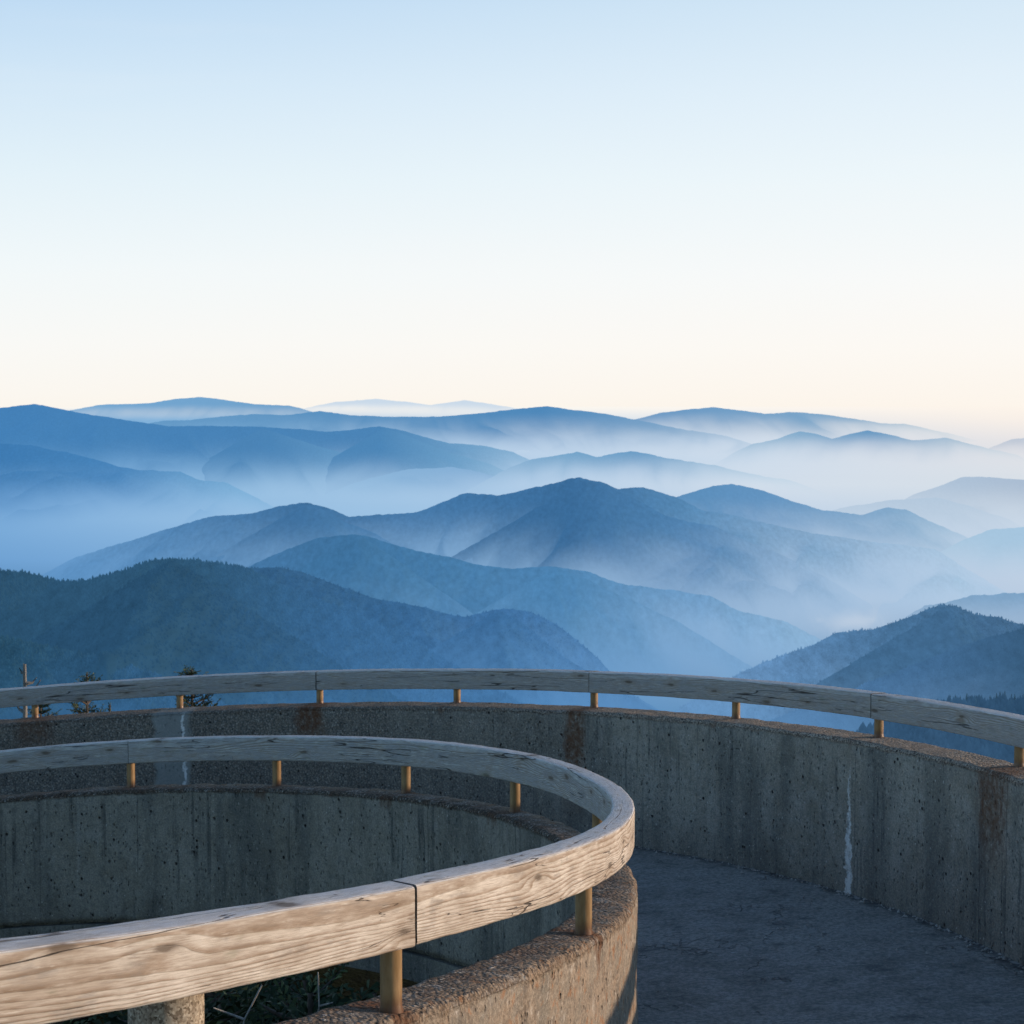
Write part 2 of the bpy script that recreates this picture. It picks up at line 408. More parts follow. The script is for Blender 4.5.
def mat_stub():
    m = NT('speckled_concrete')
    g = m.n('NewGeometry').outputs['Position']
    v = m.n('TexVoronoi', {'Vector': g, 'Scale': 190.0}, feature='F1')
    s = m.n('SeparateColor', {0: v.outputs['Color']}).outputs[0]
    c = m.ramp(s, [(0, (.10, .07, .045)), (.35, (.26, .20, .14)), (.7, (.36, .29, .21)), (1, (.50, .42, .32))])
    n1 = m.noise(g, 30, 4)
    c = m.mix(m.smooth(n1, .45, .7, 0, .5), c, (.16, .13, .10))
    return m.finish(c, .95, m.math('ADD', s, n1), .6, .003, .2)

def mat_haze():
    """forested slope with air haze painted as glow: colour and amount baked into the terrain (attribute)"""
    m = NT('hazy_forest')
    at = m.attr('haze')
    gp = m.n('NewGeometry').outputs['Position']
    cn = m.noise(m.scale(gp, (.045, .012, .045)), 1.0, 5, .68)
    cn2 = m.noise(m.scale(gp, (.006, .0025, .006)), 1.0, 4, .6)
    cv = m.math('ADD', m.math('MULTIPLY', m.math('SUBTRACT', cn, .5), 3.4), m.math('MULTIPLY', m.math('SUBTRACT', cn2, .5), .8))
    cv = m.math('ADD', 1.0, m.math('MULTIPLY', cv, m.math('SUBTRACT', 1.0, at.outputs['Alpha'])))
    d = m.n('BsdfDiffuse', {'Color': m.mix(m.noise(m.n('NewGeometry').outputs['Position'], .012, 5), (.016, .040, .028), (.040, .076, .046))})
    e = m.n('Emission', {'Color': at.outputs['Color'], 'Strength': cv})  # painted air haze: the slope itself glows in the haze colour
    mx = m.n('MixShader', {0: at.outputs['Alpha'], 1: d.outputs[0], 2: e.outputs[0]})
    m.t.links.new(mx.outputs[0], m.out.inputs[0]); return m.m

def mat_foliage(name, a, b, c):
    m = NT(name)
    g = m.n('NewGeometry').outputs['Position']
    n = m.noise(g, 9, 4, .7)
    r = m.attr('tint').outputs['Fac']
    col = m.mix(m.smooth(n, .3, .7), a, b)
    col = m.mix(m.smooth(r, .6, 1.0, 0, .8), col, c)
    return m.finish(col, .75, None, spec=.3)

def mat_bark(name, a, b):
    m = NT(name)
    g = m.n('NewGeometry').outputs['Position']
    n = m.noise(m.scale(g, (40, 40, 8)), 1.0, 4, .7)
    return m.finish(m.mix(m.smooth(n, .3, .7), a, b), .9, n, .7, .01, .2)

def mat_ground():
    m = NT('summit_soil')
    g = m.n('NewGeometry').outputs['Position']
    n = m.noise(g, 1.2, 6, .7)
    return m.finish(m.mix(m.smooth(n, .3, .7), (.003, .006, .002), (.010, .016, .005)), .95, n, .8, .1, .1)

WOOD = mat_wood(); POST = mat_post(); STUB = mat_stub(); HAZE = mat_haze(); GROUND = mat_ground()
NEEDLE = mat_foliage('fir_needles', (.008, .020, .007), (.022, .042, .012), (.08, .10, .03))
NEEDLE2 = mat_foliage('blue_fir_needles', (.018, .032, .016), (.05, .07, .035), (.12, .13, .05))
BARK = mat_bark('fir_bark', (.06, .045, .035), (.14, .11, .09))
SNAG = mat_bark('grey_snag_wood', (.10, .095, .085), (.24, .22, .20))
DEAD = mat_bark('dead_wood', (.22, .20, .18), (.42, .39, .35))

# ------------------------------------------------------------------ swept bodies
def sweep(name, fn, pa, pb, step, prof, topflag, mat, parent=None, rough=.003, chip=.0, seed=0.0, caps=True, vtop=0.0, u0=0.0, wave=0.0):
    """prof: (radial offset, height) points of a closed section, walked round; same order everywhere"""
    phs, su = resample(fn, pa, pb, step)
    prof = np.array(prof, float); n = len(prof); nu = len(phs)
    base0 = fn(phs, 0, 0); base1 = fn(phs, 1, 0); rad = base1 - base0; rad[:, 2] = 0
    rad /= np.linalg.norm(rad, axis=1)[:, None]
    nx = np.roll(prof, -1, 0) - np.roll(prof, 1, 0); nl = np.hypot(nx[:, 0], nx[:, 1]) + 1e-9
    pn = np.stack([nx[:, 1] / nl, -nx[:, 0] / nl], -1)
    area = np.sum(prof[:, 0] * np.roll(prof[:, 1], -1) - np.roll(prof[:, 0], -1) * prof[:, 1])
    if area < 0: pn = -pn
    U = su[:, None]; R_ = prof[None, :, 0]; Z_ = prof[None, :, 1]
    d = rough * fbm(U * 9 + seed, R_ * 9 + 3, Z_ * 9, 3)
    if chip:
        corner = np.array(topflag)[None] * 0
        pc = prof - np.roll(prof, 1, 0)
        ang = np.abs((np.roll(pn, -1, 0) * np.roll(pn, 1, 0)).sum(1) - 1)[None] / 1.0
        corner = np.clip(ang, 0, 1)
        ch = np.clip(fbm(U * 11 + seed, R_ * 11 + 9, Z_ * 11, 4) * 1.3 - .02, 0, 1)
        d = d - chip * corner * ch
    rr = R_ + d * pn[None, :, 0]; zz = Z_ + d * pn[None, :, 1]
    if wave:
        rr = rr + wave * vnoise(su * 1.7 + seed, 3.3)[:, None]; zz = zz + wave * vnoise(su * 1.3 + seed, 8.1)[:, None]
    P = base0[:, None, :] + rad[:, None, :] * rr[..., None]
    P[..., 2] += zz
    wp = np.stack(np.broadcast_arrays(U + u0, R_, (vtop - Z_) if vtop is not None else Z_), -1)
    tf = np.broadcast_to(np.array(topflag, float)[None], (nu, n))
    f = grid_faces(nu, n, wrap=True, flip=(area > 0))
    V = P.reshape(-1, 3); W = wp.reshape(-1, 3); T = tf.reshape(-1)
    E_ = np.zeros(len(T))
    if caps:
        for i, s in ((0, 1), (nu - 1, -1)):
            c = P[i].mean(0); ring = i * n + np.arange(n)
            k = len(V); V = np.vstack([V, P[i], c[None]]); W = np.vstack([W, wp[i], wp[i].mean(0)[None]]); T = np.concatenate([T, tf[i], [0]])
            E_ = np.concatenate([E_, np.full(n + 1, .75)])
            a_ = k + np.arange(n); b_ = k + (np.arange(n) + 1) % n; cc = np.full(n, k + n)
            q = np.stack([a_, b_, cc, cc], -1) if (s > 0) == (area > 0) else np.stack([b_, a_, cc, cc], -1)
            f = np.vstack([f, q])
    # degenerate quads on caps -> build as triangles
    me_f = f
    tri = me_f[:, 2] == me_f[:, 3]
    quads = me_f[~tri]; tris = me_f[tri][:, :3]
    fs = np.vstack([quads[:, [0, 1, 2]], quads[:, [0, 2, 3]], tris]) if len(tris) else quads
    att = {'wp': ('vec', W), 'face': ('col', np.stack([T, T, T, np.ones_like(T)], -1)), 'endd': ('col', np.stack([E_, E_, E_, np.ones_like(E_)], -1))}
    return mesh_obj(name, V, fs, mat, parent, True, att)

def box_prof(r0, r1, z0, z1, rad, seg=4, step=.03, flags=None):
    """rounded rectangle, counter-clockwise; returns points and 'top' flags"""
    pts = []; cs = [(r1 - rad, z1 - rad, 0), (r0 + rad, z1 - rad, 90), (r0 + rad, z0 + rad, 180), (r1 - rad, z0 + rad, 270)]
    for cx, cz, a0 in cs:
        for k in range(seg + 1):
            a = math.radians(a0 + 90 * k / seg); pts.append((cx + rad * math.cos(a), cz + rad * math.sin(a)))
    out = []
    for i, p in enumerate(pts):
        q = pts[(i + 1) % len(pts)]; L = math.dist(p, q); m_ = max(1, int(L / step))
        for k in range(m_): out.append((p[0] + (q[0] - p[0]) * k / m_, p[1] + (q[1] - p[1]) * k / m_))
    return out

# ---- handrails
def handrail(name, label, fn, joints, posts, t, dw, heights, post_r, stub=None, step=.04, group=None, gaps={}):
    ph0 = posts[len(posts) // 2]
    root = empty(name); tag(root, label, 'handrail')
    for i, (a, b) in enumerate(zip(joints[:-1], joints[1:])):
        h = heights[i % len(heights)]
        prof = box_prof(-t, 0, -h, .0, .009, 4, .02)
        fl = []
        for (r, z) in prof:
            topness = 1.0 if z > -.004 else (.85 if r < -t + .004 else (.35 if z < -h + .004 else 0.12))
            fl.append(topness)
        gl = gaps.get(i, .0005); gr_ = gaps.get(i + 1, .0005)
        o = sweep('rail_beam', fn, a + gl, b - gr_, step, prof, fl, WOOD, root, rough=.0022, chip=.004, seed=i * 13.7 + t * 100, vtop=0.0, u0=i * 3.37 + t * 50, wave=.002)
    for p in posts:
        c = fn(p, -t / 2, 0)[0]
        h = min(heights); topz = c[2] - h + .012; botz = c[2] - dw - .015
        pipe('post', c, botz, topz, post_r, POST, root)
    if stub is not None:
        c = fn(stub, -t / 2 - .055, 0)[0]
        o = pipe('post', c, c[2] - dw - .02, c[2] - max(heights) - .001, .079, STUB, root, n=48)
        o['label'] = 'thick round speckled concrete post among the thin brown ones'
    return root

def pipe(name, c, z0, z1, r, mat, parent, n=24):
    zs = np.linspace(z0, z1, 14); th = np.linspace(0, 2 * PI, n, endpoint=False)
    V = []; W = []
    for z in zs:
        k = 1 + (.12 if z < z0 + .022 else 0)
        V.append(np.stack([c[0] + r * k * np.cos(th), c[1] + r * k * np.sin(th), np.full(n, z)], -1))
        W.append(np.stack([th * r, th * 0, np.full(n, z - z0)], -1))
    V = np.concatenate(V); W = np.concatenate(W)
    return mesh_obj(name, V, grid_faces(len(zs), n, wrap=True, flip=True), mat, parent, True, {'wp': ('vec', W)})

handrail('timber_handrail', 'curved weathered timber rail sweeping round the near inner wall, sunlit tan in front', inner, joint_i, post_i,
         FIT['t1'], FIT['dw'], [.150, .150, .152], .027, stub_i, .03, gaps={2: .0009})
handrail('timber_handrail', 'long grey timber rail on the far outer wall, against the misty valley', outer, joint_o, post_o,
         FIT['t2'], FIT['dw2'], [.150], .028, None, .05)

# ---- walls
def stains(fn, pa, posts, spec):
    r = []
    for i, (wd, drop, stg) in spec.items():
        r.append((s_of(fn, posts[i], pa), wd, drop, stg))
    return r
sI = lambda ph: s_of(inner, ph, PA_I)
sO = lambda ph: s_of(outer, ph, PA_O)
rust_i = [(sI(p), .07, .10 if k < 7 else .18, .55 if k < 7 else .9) for k, p in enumerate(post_i) if k in (3, 4, 5, 7, 8)]
rust_o = [(sO(post_o[k]) + off, wd, dr, st) for k, off, wd, dr, st in ((2, .05, .24, .30, .6), (3, .03, .07, .1, .4), (4, .02, .17, .34, .9), (5, 0, .06, .1, .4), (6, -.02, .15, .9, .85), (7, 0, .05, .08, .4), (8, 0, .05, .08, .4), (9, .10, .22, .65, .8))]
wh848 = sO(ph_at(outer, 848, .3, 1.33, -.27, -1.0)); wh182 = sO(ph_at(outer, 184, -.8, .6, -.27, -.6))
MW_O = mat_concrete('outer_wall_concrete', rust_o, agg=(sO(post_o[4]), sO(post_o[7])), white= [(wh848, .03, 1.2, -.008, .052), (wh182, .0, .9, .008, .015)], patch=[(wh182 - .28, wh182 + .06, 1)])
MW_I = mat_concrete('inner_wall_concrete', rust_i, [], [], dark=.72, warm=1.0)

def wall_prof(r0, r1, ztop, zin, zout, step=.035, rad=.022):
    """section from outside bottom, up the outside, over the top, down the inside"""
    pts = []
    def line(a, b, st=step):
        L = math.dist(a, b); m_ = max(1, int(L / st))
        for k in range(m_): pts.append((a[0] + (b[0] - a[0]) * k / m_, a[1] + (b[1] - a[1]) * k / m_))
    line((r1, zout), (r1, ztop - rad))
    for k in range(5): a = math.radians(90 * k / 4); pts.append((r1 - rad + rad * math.cos(a), ztop - rad + rad * math.sin(a)))
    line((r1 - rad, ztop), (r0 + rad, ztop), .014)
    for k in range(5): a = math.radians(90 + 90 * k / 4); pts.append((r0 + rad + rad * math.cos(a), ztop - rad + rad * math.sin(a)))
    line((r0, ztop - rad), (r0, zin)); pts.append((r0, zin))
    q = [pts[0]]
    for p in pts[1:]:
        if math.dist(p, q[-1]) > 1e-4: q.append(p)
    return q, line

# inner parapet, with the edge of the ramp slab showing under a groove on the pit side
ti = -FIT['dw']; slz = -FIT['sl']
pf, _ = wall_prof(-FIT['wi'], FIT['wo'], ti, slz, slz - .02)
pf += [(-FIT['wi'] + .03, slz - .002), (-FIT['wi'] + .03, slz - .022)]
flag = [1.0 if z > ti - .014 else (.55 if z > ti - .024 else 0) for r, z in pf]
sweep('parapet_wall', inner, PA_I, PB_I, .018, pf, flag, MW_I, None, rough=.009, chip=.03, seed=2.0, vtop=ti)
o = C.objects['parapet_wall'] if 'parapet_wall' in C.objects else None
tag(o, 'near curved concrete parapet wall ringing the dark pit, topped by the sunlit timber rail', 'wall')
# outer parapet
t2 = -FIT['dw2']
pf, _ = wall_prof(-FIT['w2i'], FIT['w2o'] + .02, t2, -FIT['fl'] - .12, -FIT['fl'] - .5, step=.045)
flag = [1.0 if z > t2 - .014 else (.55 if z > t2 - .024 else 0) for r, z in pf]
o = sweep('parapet_wall', outer, PA_O, PB_O, .035, pf, flag, MW_O, None, rough=.007, chip=.014, seed=22.0, vtop=t2)
tag(o, 'far curved concrete parapet wall, rust streaked, with a white mineral drip at right', 'wall')

# ---- ramp floor: top sheet between the walls and the slab under it
N = 520; M = 60
tt = np.linspace(0, 1, N)
phi = PA_I + tt * (PB_I - PA_I)
pin = inner(phi, -.02, 0)
pho = np.where(phi < PH_S, np.maximum(phi, PA_O), PH_S + (phi - PH_S) * (PB_O - PH_S) / (PB_I - PH_S))
pou = outer(pho, -FIT['w2i'] + .08, 0)
pin[:, 2] += -FIT['fl'] + .05; pou[:, 2] += -FIT['fl']
k = np.linspace(0, 1, M)[None, :, None]
P = pin[:, None] * (1 - k) + pou[:, None] * k
P[..., 2] += .006 * fbm(P[..., 0] * 1.5, P[..., 1] * 1.5, 0, 3)
dist = np.linalg.norm(P - pou[:, None], axis=2) - .08
wp = np.stack([np.broadcast_to(tt[:, None] * 20, dist.shape), dist, np.zeros_like(dist)], -1)
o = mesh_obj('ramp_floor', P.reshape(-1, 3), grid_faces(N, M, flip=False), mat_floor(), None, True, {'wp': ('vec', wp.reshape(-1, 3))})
tag(o, kind='structure')
# slab below (edge shows in the pit)
edge_top = inner(phi, -FIT['wi'] - .008, slz - .022); edge_bot = inner(phi, -FIT['wi'] - .008, slz - .175)
out_top = outer(pho, .015, -FIT['fl'] - .52); out_bot = outer(pho, .015, -FIT['fl'] - .56)
rows = [inner(phi, -FIT['wi'] + .05, slz - .024), edge_top, edge_top * .5 + edge_bot * .5, edge_bot, edge_bot * .5 + out_bot * .5, out_bot, out_top]
P = np.stack(rows, 1)
wp = np.stack([np.broadcast_to(arc(inner, phi)[:, None], P.shape[:2]), np.full(P.shape[:2], -.3), np.broadcast_to(np.array([.9, 1, 1.08, 1.16, 2, 3, 3.1])[None], P.shape[:2])], -1)
z4 = np.zeros((P.shape[0] * P.shape[1], 4)); z4[:, 3] = 1
o = mesh_obj('ramp_slab', P.reshape(-1, 3), grid_faces(N, len(rows), flip=False), MW_I, None, False, {'wp': ('vec', wp.reshape(-1, 3)), 'face': ('col', z4)})
tag(o, kind='structure')

# ------------------------------------------------------------------ far country
MX = [0, 250, 512, 760, 1024]
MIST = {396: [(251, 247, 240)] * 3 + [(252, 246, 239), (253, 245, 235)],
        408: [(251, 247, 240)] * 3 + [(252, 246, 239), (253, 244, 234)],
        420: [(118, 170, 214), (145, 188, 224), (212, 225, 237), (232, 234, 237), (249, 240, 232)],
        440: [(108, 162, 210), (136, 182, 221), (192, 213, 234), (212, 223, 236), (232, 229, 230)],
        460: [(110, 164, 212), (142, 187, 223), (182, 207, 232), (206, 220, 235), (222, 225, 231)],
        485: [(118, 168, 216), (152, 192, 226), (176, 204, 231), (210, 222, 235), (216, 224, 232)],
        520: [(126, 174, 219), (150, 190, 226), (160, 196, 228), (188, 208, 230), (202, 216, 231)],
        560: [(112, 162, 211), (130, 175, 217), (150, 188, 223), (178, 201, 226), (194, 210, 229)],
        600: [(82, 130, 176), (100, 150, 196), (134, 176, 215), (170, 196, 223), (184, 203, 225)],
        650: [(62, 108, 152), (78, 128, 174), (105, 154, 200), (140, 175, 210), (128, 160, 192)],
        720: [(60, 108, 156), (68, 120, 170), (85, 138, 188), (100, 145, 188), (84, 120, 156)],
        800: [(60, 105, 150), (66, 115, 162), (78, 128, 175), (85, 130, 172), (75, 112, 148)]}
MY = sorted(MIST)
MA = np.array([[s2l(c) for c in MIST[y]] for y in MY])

def mist(px, py):  # mist colour by picture direction, painted into the terrain's glow
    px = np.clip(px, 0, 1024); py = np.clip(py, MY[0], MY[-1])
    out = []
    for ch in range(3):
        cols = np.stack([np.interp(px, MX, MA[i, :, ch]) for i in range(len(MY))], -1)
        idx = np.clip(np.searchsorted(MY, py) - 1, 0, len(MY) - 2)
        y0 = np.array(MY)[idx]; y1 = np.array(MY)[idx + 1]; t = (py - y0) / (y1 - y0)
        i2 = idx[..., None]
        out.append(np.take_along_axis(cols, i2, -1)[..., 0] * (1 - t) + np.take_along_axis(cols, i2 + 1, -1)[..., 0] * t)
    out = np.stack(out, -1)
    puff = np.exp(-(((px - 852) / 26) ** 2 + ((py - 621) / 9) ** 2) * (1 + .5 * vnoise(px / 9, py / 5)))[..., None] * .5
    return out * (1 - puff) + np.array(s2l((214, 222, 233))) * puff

def smst(t):
    t = np.clip(t, 0, 1); return t * t * (3 - 2 * t)

def smooth_line(xs, px, py):
    y = np.interp(xs, px, py)
    # light smoothing to remove kinks
    k = np.hanning(9); k /= k.sum()
    yp = np.pad(y, 4, mode='edge')
    return np.convolve(yp, k, 'valid')

RID = []
def ridge(seed, D, pts, cols, hc, fog, ends='ee', run=.35, slope=.45, kind=0.0, nx=1100, ny=110, rough=1.0, fogn=.10, forest=None, contrast=1.6):
    """pts: crest as picture directions, D: distance (m); cols: [(x, rgb)] air colour painted on the crest;
    hc: haze amount at crest; fog: (y0, y1) picture rows between which it fades into painted mist"""
    pts = list(pts)
    e0, e1 = ends
    x0, y0 = pts[0]; x1, y1 = pts[-1]
    pts = ([(x0 - 420, y0 + 40), (x0 - 160, y0 + 8)] if e0 == 'e' else [(x0 - 260, y0 + 150)]) + pts
    pts = pts + ([(x1 + 160, y1 + 8), (x1 + 420, y1 + 40)] if e1 == 'e' else [(x1 + 260, y1 + 150)])
    px = np.array([p[0] for p in pts], float); py = np.array([p[1] for p in pts], float)
    xs = np.linspace(px[0], px[-1], nx)
    ys = smooth_line(xs, px, py)
    pxm = D / F                                            # metres per pixel
    ys = ys + rough * (1.3 * fbm(xs / 17 + seed, seed, 0, 4) + .75 * fbm(xs / 3.0 + seed, seed + 5, 0, 3))
    wander = 1 + .06 * fbm(xs / 260 + seed * 3, seed, 0, 2)
    Yc = D * wander
    a, b = ray(xs, ys)
    Xc = a * Yc; Zc = b * Yc
    drop_tot = min(1500, .5 * D)
    L = min(run * D, (drop_tot) / slope)
    s = np.concatenate([np.linspace(-.10, -.01, 5), np.linspace(0, 1, ny - 5) ** 1.35]) * L
    S = s[None]
    rv = D / 1810 * 42                                     # ravine wavelength
    XX = Xc[:, None] + 0 * S
    def ridged(a_, b_, c_, o=3):
        r_ = 0; am_ = 1; t_ = 0
        for q_ in range(o):
            r_ = r_ + am_ * (1 - np.minimum(1, np.abs(vnoise(a_ * 2 ** q_ + 5 * q_, b_ * 2 ** q_, c_ + q_)) * 2.1)); t_ += am_; am_ *= .5
        return r_ / t_
    sk = .9 * np.sin(seed * 2.1)
    bend = rv * .8 * vnoise(S / (rv * 3), XX / (rv * 5), seed + 8)
    prim = ridged((XX + sk * S + bend) / (rv * 3.0) + seed, S / (rv * 12), seed, 1)
    sec = ridged((XX + .4 * sk * S + bend) / (rv * 1.1) + seed * 2, S / (rv * 4.5), seed + 3, 3)
    rav = .5 * prim + .5 * sec
    rav2 = fbm((XX) / (rv * .28) + seed, S / (rv * .28), seed + 3, 4)
    cr = np.clip(S / (.12 * L), 0, 1)
    prof = np.where(S >= 0, slope * (np.sqrt(S ** 2 + (.02 * L) ** 2) - .02 * L) * (1.5 - 1.08 * rav), slope * 1.2 * np.abs(S))
    Z = Zc[:, None] - prof + np.clip(cr * 2, 0, 1) * rav2 * D / 1810 * 1.6
    Y = Yc[:, None] - S
    X = XX + .03 * L * cr * fbm(XX / rv + 9, S / rv, seed, 2)
    qx, qy = proj(X, Y, Z)
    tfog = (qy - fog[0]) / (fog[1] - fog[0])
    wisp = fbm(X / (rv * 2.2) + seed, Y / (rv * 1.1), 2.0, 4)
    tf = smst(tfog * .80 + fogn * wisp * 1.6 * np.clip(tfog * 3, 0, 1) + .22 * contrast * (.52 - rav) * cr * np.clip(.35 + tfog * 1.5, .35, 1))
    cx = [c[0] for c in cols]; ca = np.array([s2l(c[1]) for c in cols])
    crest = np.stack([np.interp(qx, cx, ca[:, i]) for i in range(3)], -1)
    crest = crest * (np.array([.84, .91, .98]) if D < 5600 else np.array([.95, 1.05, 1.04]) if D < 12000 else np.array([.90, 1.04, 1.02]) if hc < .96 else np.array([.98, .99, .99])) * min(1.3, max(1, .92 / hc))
    E = crest * (1 - tf[..., None]) + mist(qx, qy) * tf[..., None]  # distance haze and valley mist baked into the vertex colour
    hh = hc + (1 - hc) * smst(tf * 1.15)
    V = np.stack([X, Y, Z], -1)
    col = np.concatenate([E, hh[..., None]], -1)
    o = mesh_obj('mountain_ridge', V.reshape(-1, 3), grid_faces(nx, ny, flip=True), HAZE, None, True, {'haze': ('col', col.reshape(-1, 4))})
    tag(o, kind='structure')
    if forest:
        n_t, h_t, ymax = forest
        plant(V, col, qx, qy, n_t, h_t, ymax, seed)
    return V

def plant(V, col, qx, qy, n_t, h_t, ymax, seed):
    """conifers by the thousand over a slope: one object"""
    rs = np.random.RandomState(int(seed * 100) % 9999)
    nx, ny = qx.shape
    ii = []
    while len(ii) < n_t:
        i = rs.randint(1, nx - 2, 20000); j = rs.randint(5, ny - 2, 20000)
        # crest rows are denser, equal chance per picture area
        a = np.abs(qy[i, j + 1] - qy[i, j]) + .08
        ok = (qx[i, j] > -30) & (qx[i, j] < 1054) & (qy[i, j] < ymax) & (rs.rand(20000) < a / 2.0)
        ii += list(zip(i[ok], j[ok]))
    ii = np.array(ii[:n_t])
    fi, fj = rs.rand(n_t)[:, None], rs.rand(n_t)[:, None]
    i, j = ii[:, 0], ii[:, 1]
    P = (V[i, j] * (1 - fi) + V[i + 1, j] * fi) * (1 - fj) + (V[i, j + 1] * (1 - fi) + V[i + 1, j + 1] * fi) * fj
    Cc = col[i, j].copy()
    h = h_t * (.40 + .5 * rs.rand(n_t) + .7 * rs.rand(n_t) ** 4); r = h * (.20 + .16 * rs.rand(n_t))
    th = rs.rand(n_t) * 6
    K = 5
    vs = []
    for k in range(K):
        a = th + 2 * PI * k / K
        vs.append(np.stack([P[:, 0] + r * np.cos(a), P[:, 1] + r * np.sin(a), P[:, 2] + h * .05], -1))
    for k in range(K):
        a = th + 2 * PI * (k + .5) / K
        vs.append(np.stack([P[:, 0] + r * .75 * np.cos(a), P[:, 1] + r * .75 * np.sin(a), P[:, 2] + h * .55], -1))
    vs.append(P + np.stack([0 * h, 0 * h, h], -1))
    Vt = np.stack(vs, 1)
    fs = []
    for k in range(K):
        k2 = (k + 1) % K
        fs += [(k, k2, K + k), (k2, K + k2, K + k), (K + k, K + k2, 2 * K)]
    fs = np.array(fs)
    Fc = (fs[None] + (np.arange(n_t) * (2 * K + 1))[:, None, None]).reshape(-1, 3)
    am = np.clip((1 - Cc[:, 3]) * 3.6, 0, 1)[:, None, None]
    sh = (1 + .20 * (rs.rand(n_t) - .5))[:, None, None]
    cc = np.repeat(Cc[:, None], 2 * K + 1, 1)
    cc[..., :3] *= 1 + am * (sh * np.concatenate([np.full(K, .88), np.full(K, 1.0), [1.10]])[None, :, None] - 1)  # feet darker, tips lighter: shading painted into the cones' colour
    cc[..., 3] = np.clip(cc[..., 3], 0, 1)
    o = mesh_obj('forest', Vt.reshape(-1, 3), Fc, HAZE, None, False, {'haze': ('col', cc.reshape(-1, 4))})
    tag(o, 'blue green conifer forest covering a hazy mountain slope', 'forest', kind='stuff')

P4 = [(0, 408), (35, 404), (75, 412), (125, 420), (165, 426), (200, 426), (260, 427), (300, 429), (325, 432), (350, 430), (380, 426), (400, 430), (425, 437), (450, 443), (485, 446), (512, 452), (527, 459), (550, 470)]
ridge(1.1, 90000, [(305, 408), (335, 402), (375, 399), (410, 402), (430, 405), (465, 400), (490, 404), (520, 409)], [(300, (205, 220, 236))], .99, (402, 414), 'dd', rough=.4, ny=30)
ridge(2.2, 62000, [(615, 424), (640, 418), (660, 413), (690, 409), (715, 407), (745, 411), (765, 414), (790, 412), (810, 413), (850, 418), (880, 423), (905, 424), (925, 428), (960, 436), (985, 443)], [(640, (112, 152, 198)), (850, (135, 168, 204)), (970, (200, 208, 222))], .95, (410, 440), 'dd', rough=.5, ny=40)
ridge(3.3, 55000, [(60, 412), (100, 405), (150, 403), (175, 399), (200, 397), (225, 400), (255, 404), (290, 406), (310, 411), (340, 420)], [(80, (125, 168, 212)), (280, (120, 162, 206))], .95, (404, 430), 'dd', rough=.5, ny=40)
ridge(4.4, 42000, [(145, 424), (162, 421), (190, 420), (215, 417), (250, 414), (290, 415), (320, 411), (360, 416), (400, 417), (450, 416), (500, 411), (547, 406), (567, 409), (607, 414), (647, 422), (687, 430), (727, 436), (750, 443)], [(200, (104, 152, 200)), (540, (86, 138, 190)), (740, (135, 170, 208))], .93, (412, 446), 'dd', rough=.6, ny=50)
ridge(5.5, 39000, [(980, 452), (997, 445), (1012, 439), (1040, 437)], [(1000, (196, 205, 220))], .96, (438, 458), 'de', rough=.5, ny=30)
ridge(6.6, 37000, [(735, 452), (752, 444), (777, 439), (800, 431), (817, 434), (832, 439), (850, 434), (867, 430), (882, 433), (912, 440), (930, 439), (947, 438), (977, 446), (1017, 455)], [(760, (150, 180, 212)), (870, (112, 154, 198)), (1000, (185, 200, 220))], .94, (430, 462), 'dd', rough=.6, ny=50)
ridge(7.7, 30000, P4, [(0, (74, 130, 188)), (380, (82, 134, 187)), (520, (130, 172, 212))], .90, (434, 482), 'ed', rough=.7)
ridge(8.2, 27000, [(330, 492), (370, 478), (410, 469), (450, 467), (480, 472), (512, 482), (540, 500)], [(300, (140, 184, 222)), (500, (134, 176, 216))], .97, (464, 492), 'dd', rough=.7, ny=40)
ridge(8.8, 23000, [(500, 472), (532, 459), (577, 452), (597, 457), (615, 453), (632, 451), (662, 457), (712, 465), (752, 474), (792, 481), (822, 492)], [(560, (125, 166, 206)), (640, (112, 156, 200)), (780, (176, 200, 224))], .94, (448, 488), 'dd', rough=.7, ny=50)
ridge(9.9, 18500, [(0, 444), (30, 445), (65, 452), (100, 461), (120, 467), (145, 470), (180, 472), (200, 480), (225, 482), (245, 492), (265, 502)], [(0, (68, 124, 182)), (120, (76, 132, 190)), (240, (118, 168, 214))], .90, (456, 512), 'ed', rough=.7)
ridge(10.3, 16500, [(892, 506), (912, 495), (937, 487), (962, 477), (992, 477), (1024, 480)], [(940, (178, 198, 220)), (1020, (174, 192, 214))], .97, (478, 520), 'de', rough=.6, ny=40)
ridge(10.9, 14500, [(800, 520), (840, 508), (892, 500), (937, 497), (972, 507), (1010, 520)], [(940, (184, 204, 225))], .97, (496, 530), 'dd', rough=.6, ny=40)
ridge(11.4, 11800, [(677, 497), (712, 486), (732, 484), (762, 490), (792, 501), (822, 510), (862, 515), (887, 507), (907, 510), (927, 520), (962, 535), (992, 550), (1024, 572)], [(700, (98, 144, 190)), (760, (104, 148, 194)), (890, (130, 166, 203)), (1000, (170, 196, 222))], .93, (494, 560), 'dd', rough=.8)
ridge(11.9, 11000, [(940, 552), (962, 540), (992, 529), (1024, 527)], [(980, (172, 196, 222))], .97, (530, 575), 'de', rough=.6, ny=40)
P7 = [(45, 573), (75, 557), (125, 542), (175, 527), (210, 516), (250, 514), (275, 507), (305, 502), (325, 507), (350, 517), (375, 515), (415, 513), (435, 505), (465, 493), (500, 495), (542, 486), (577, 477), (602, 482), (617, 489), (642, 487), (677, 497), (702, 510), (732, 515), (782, 527), (822, 535), (862, 540), (902, 545), (937, 550), (972, 572)]
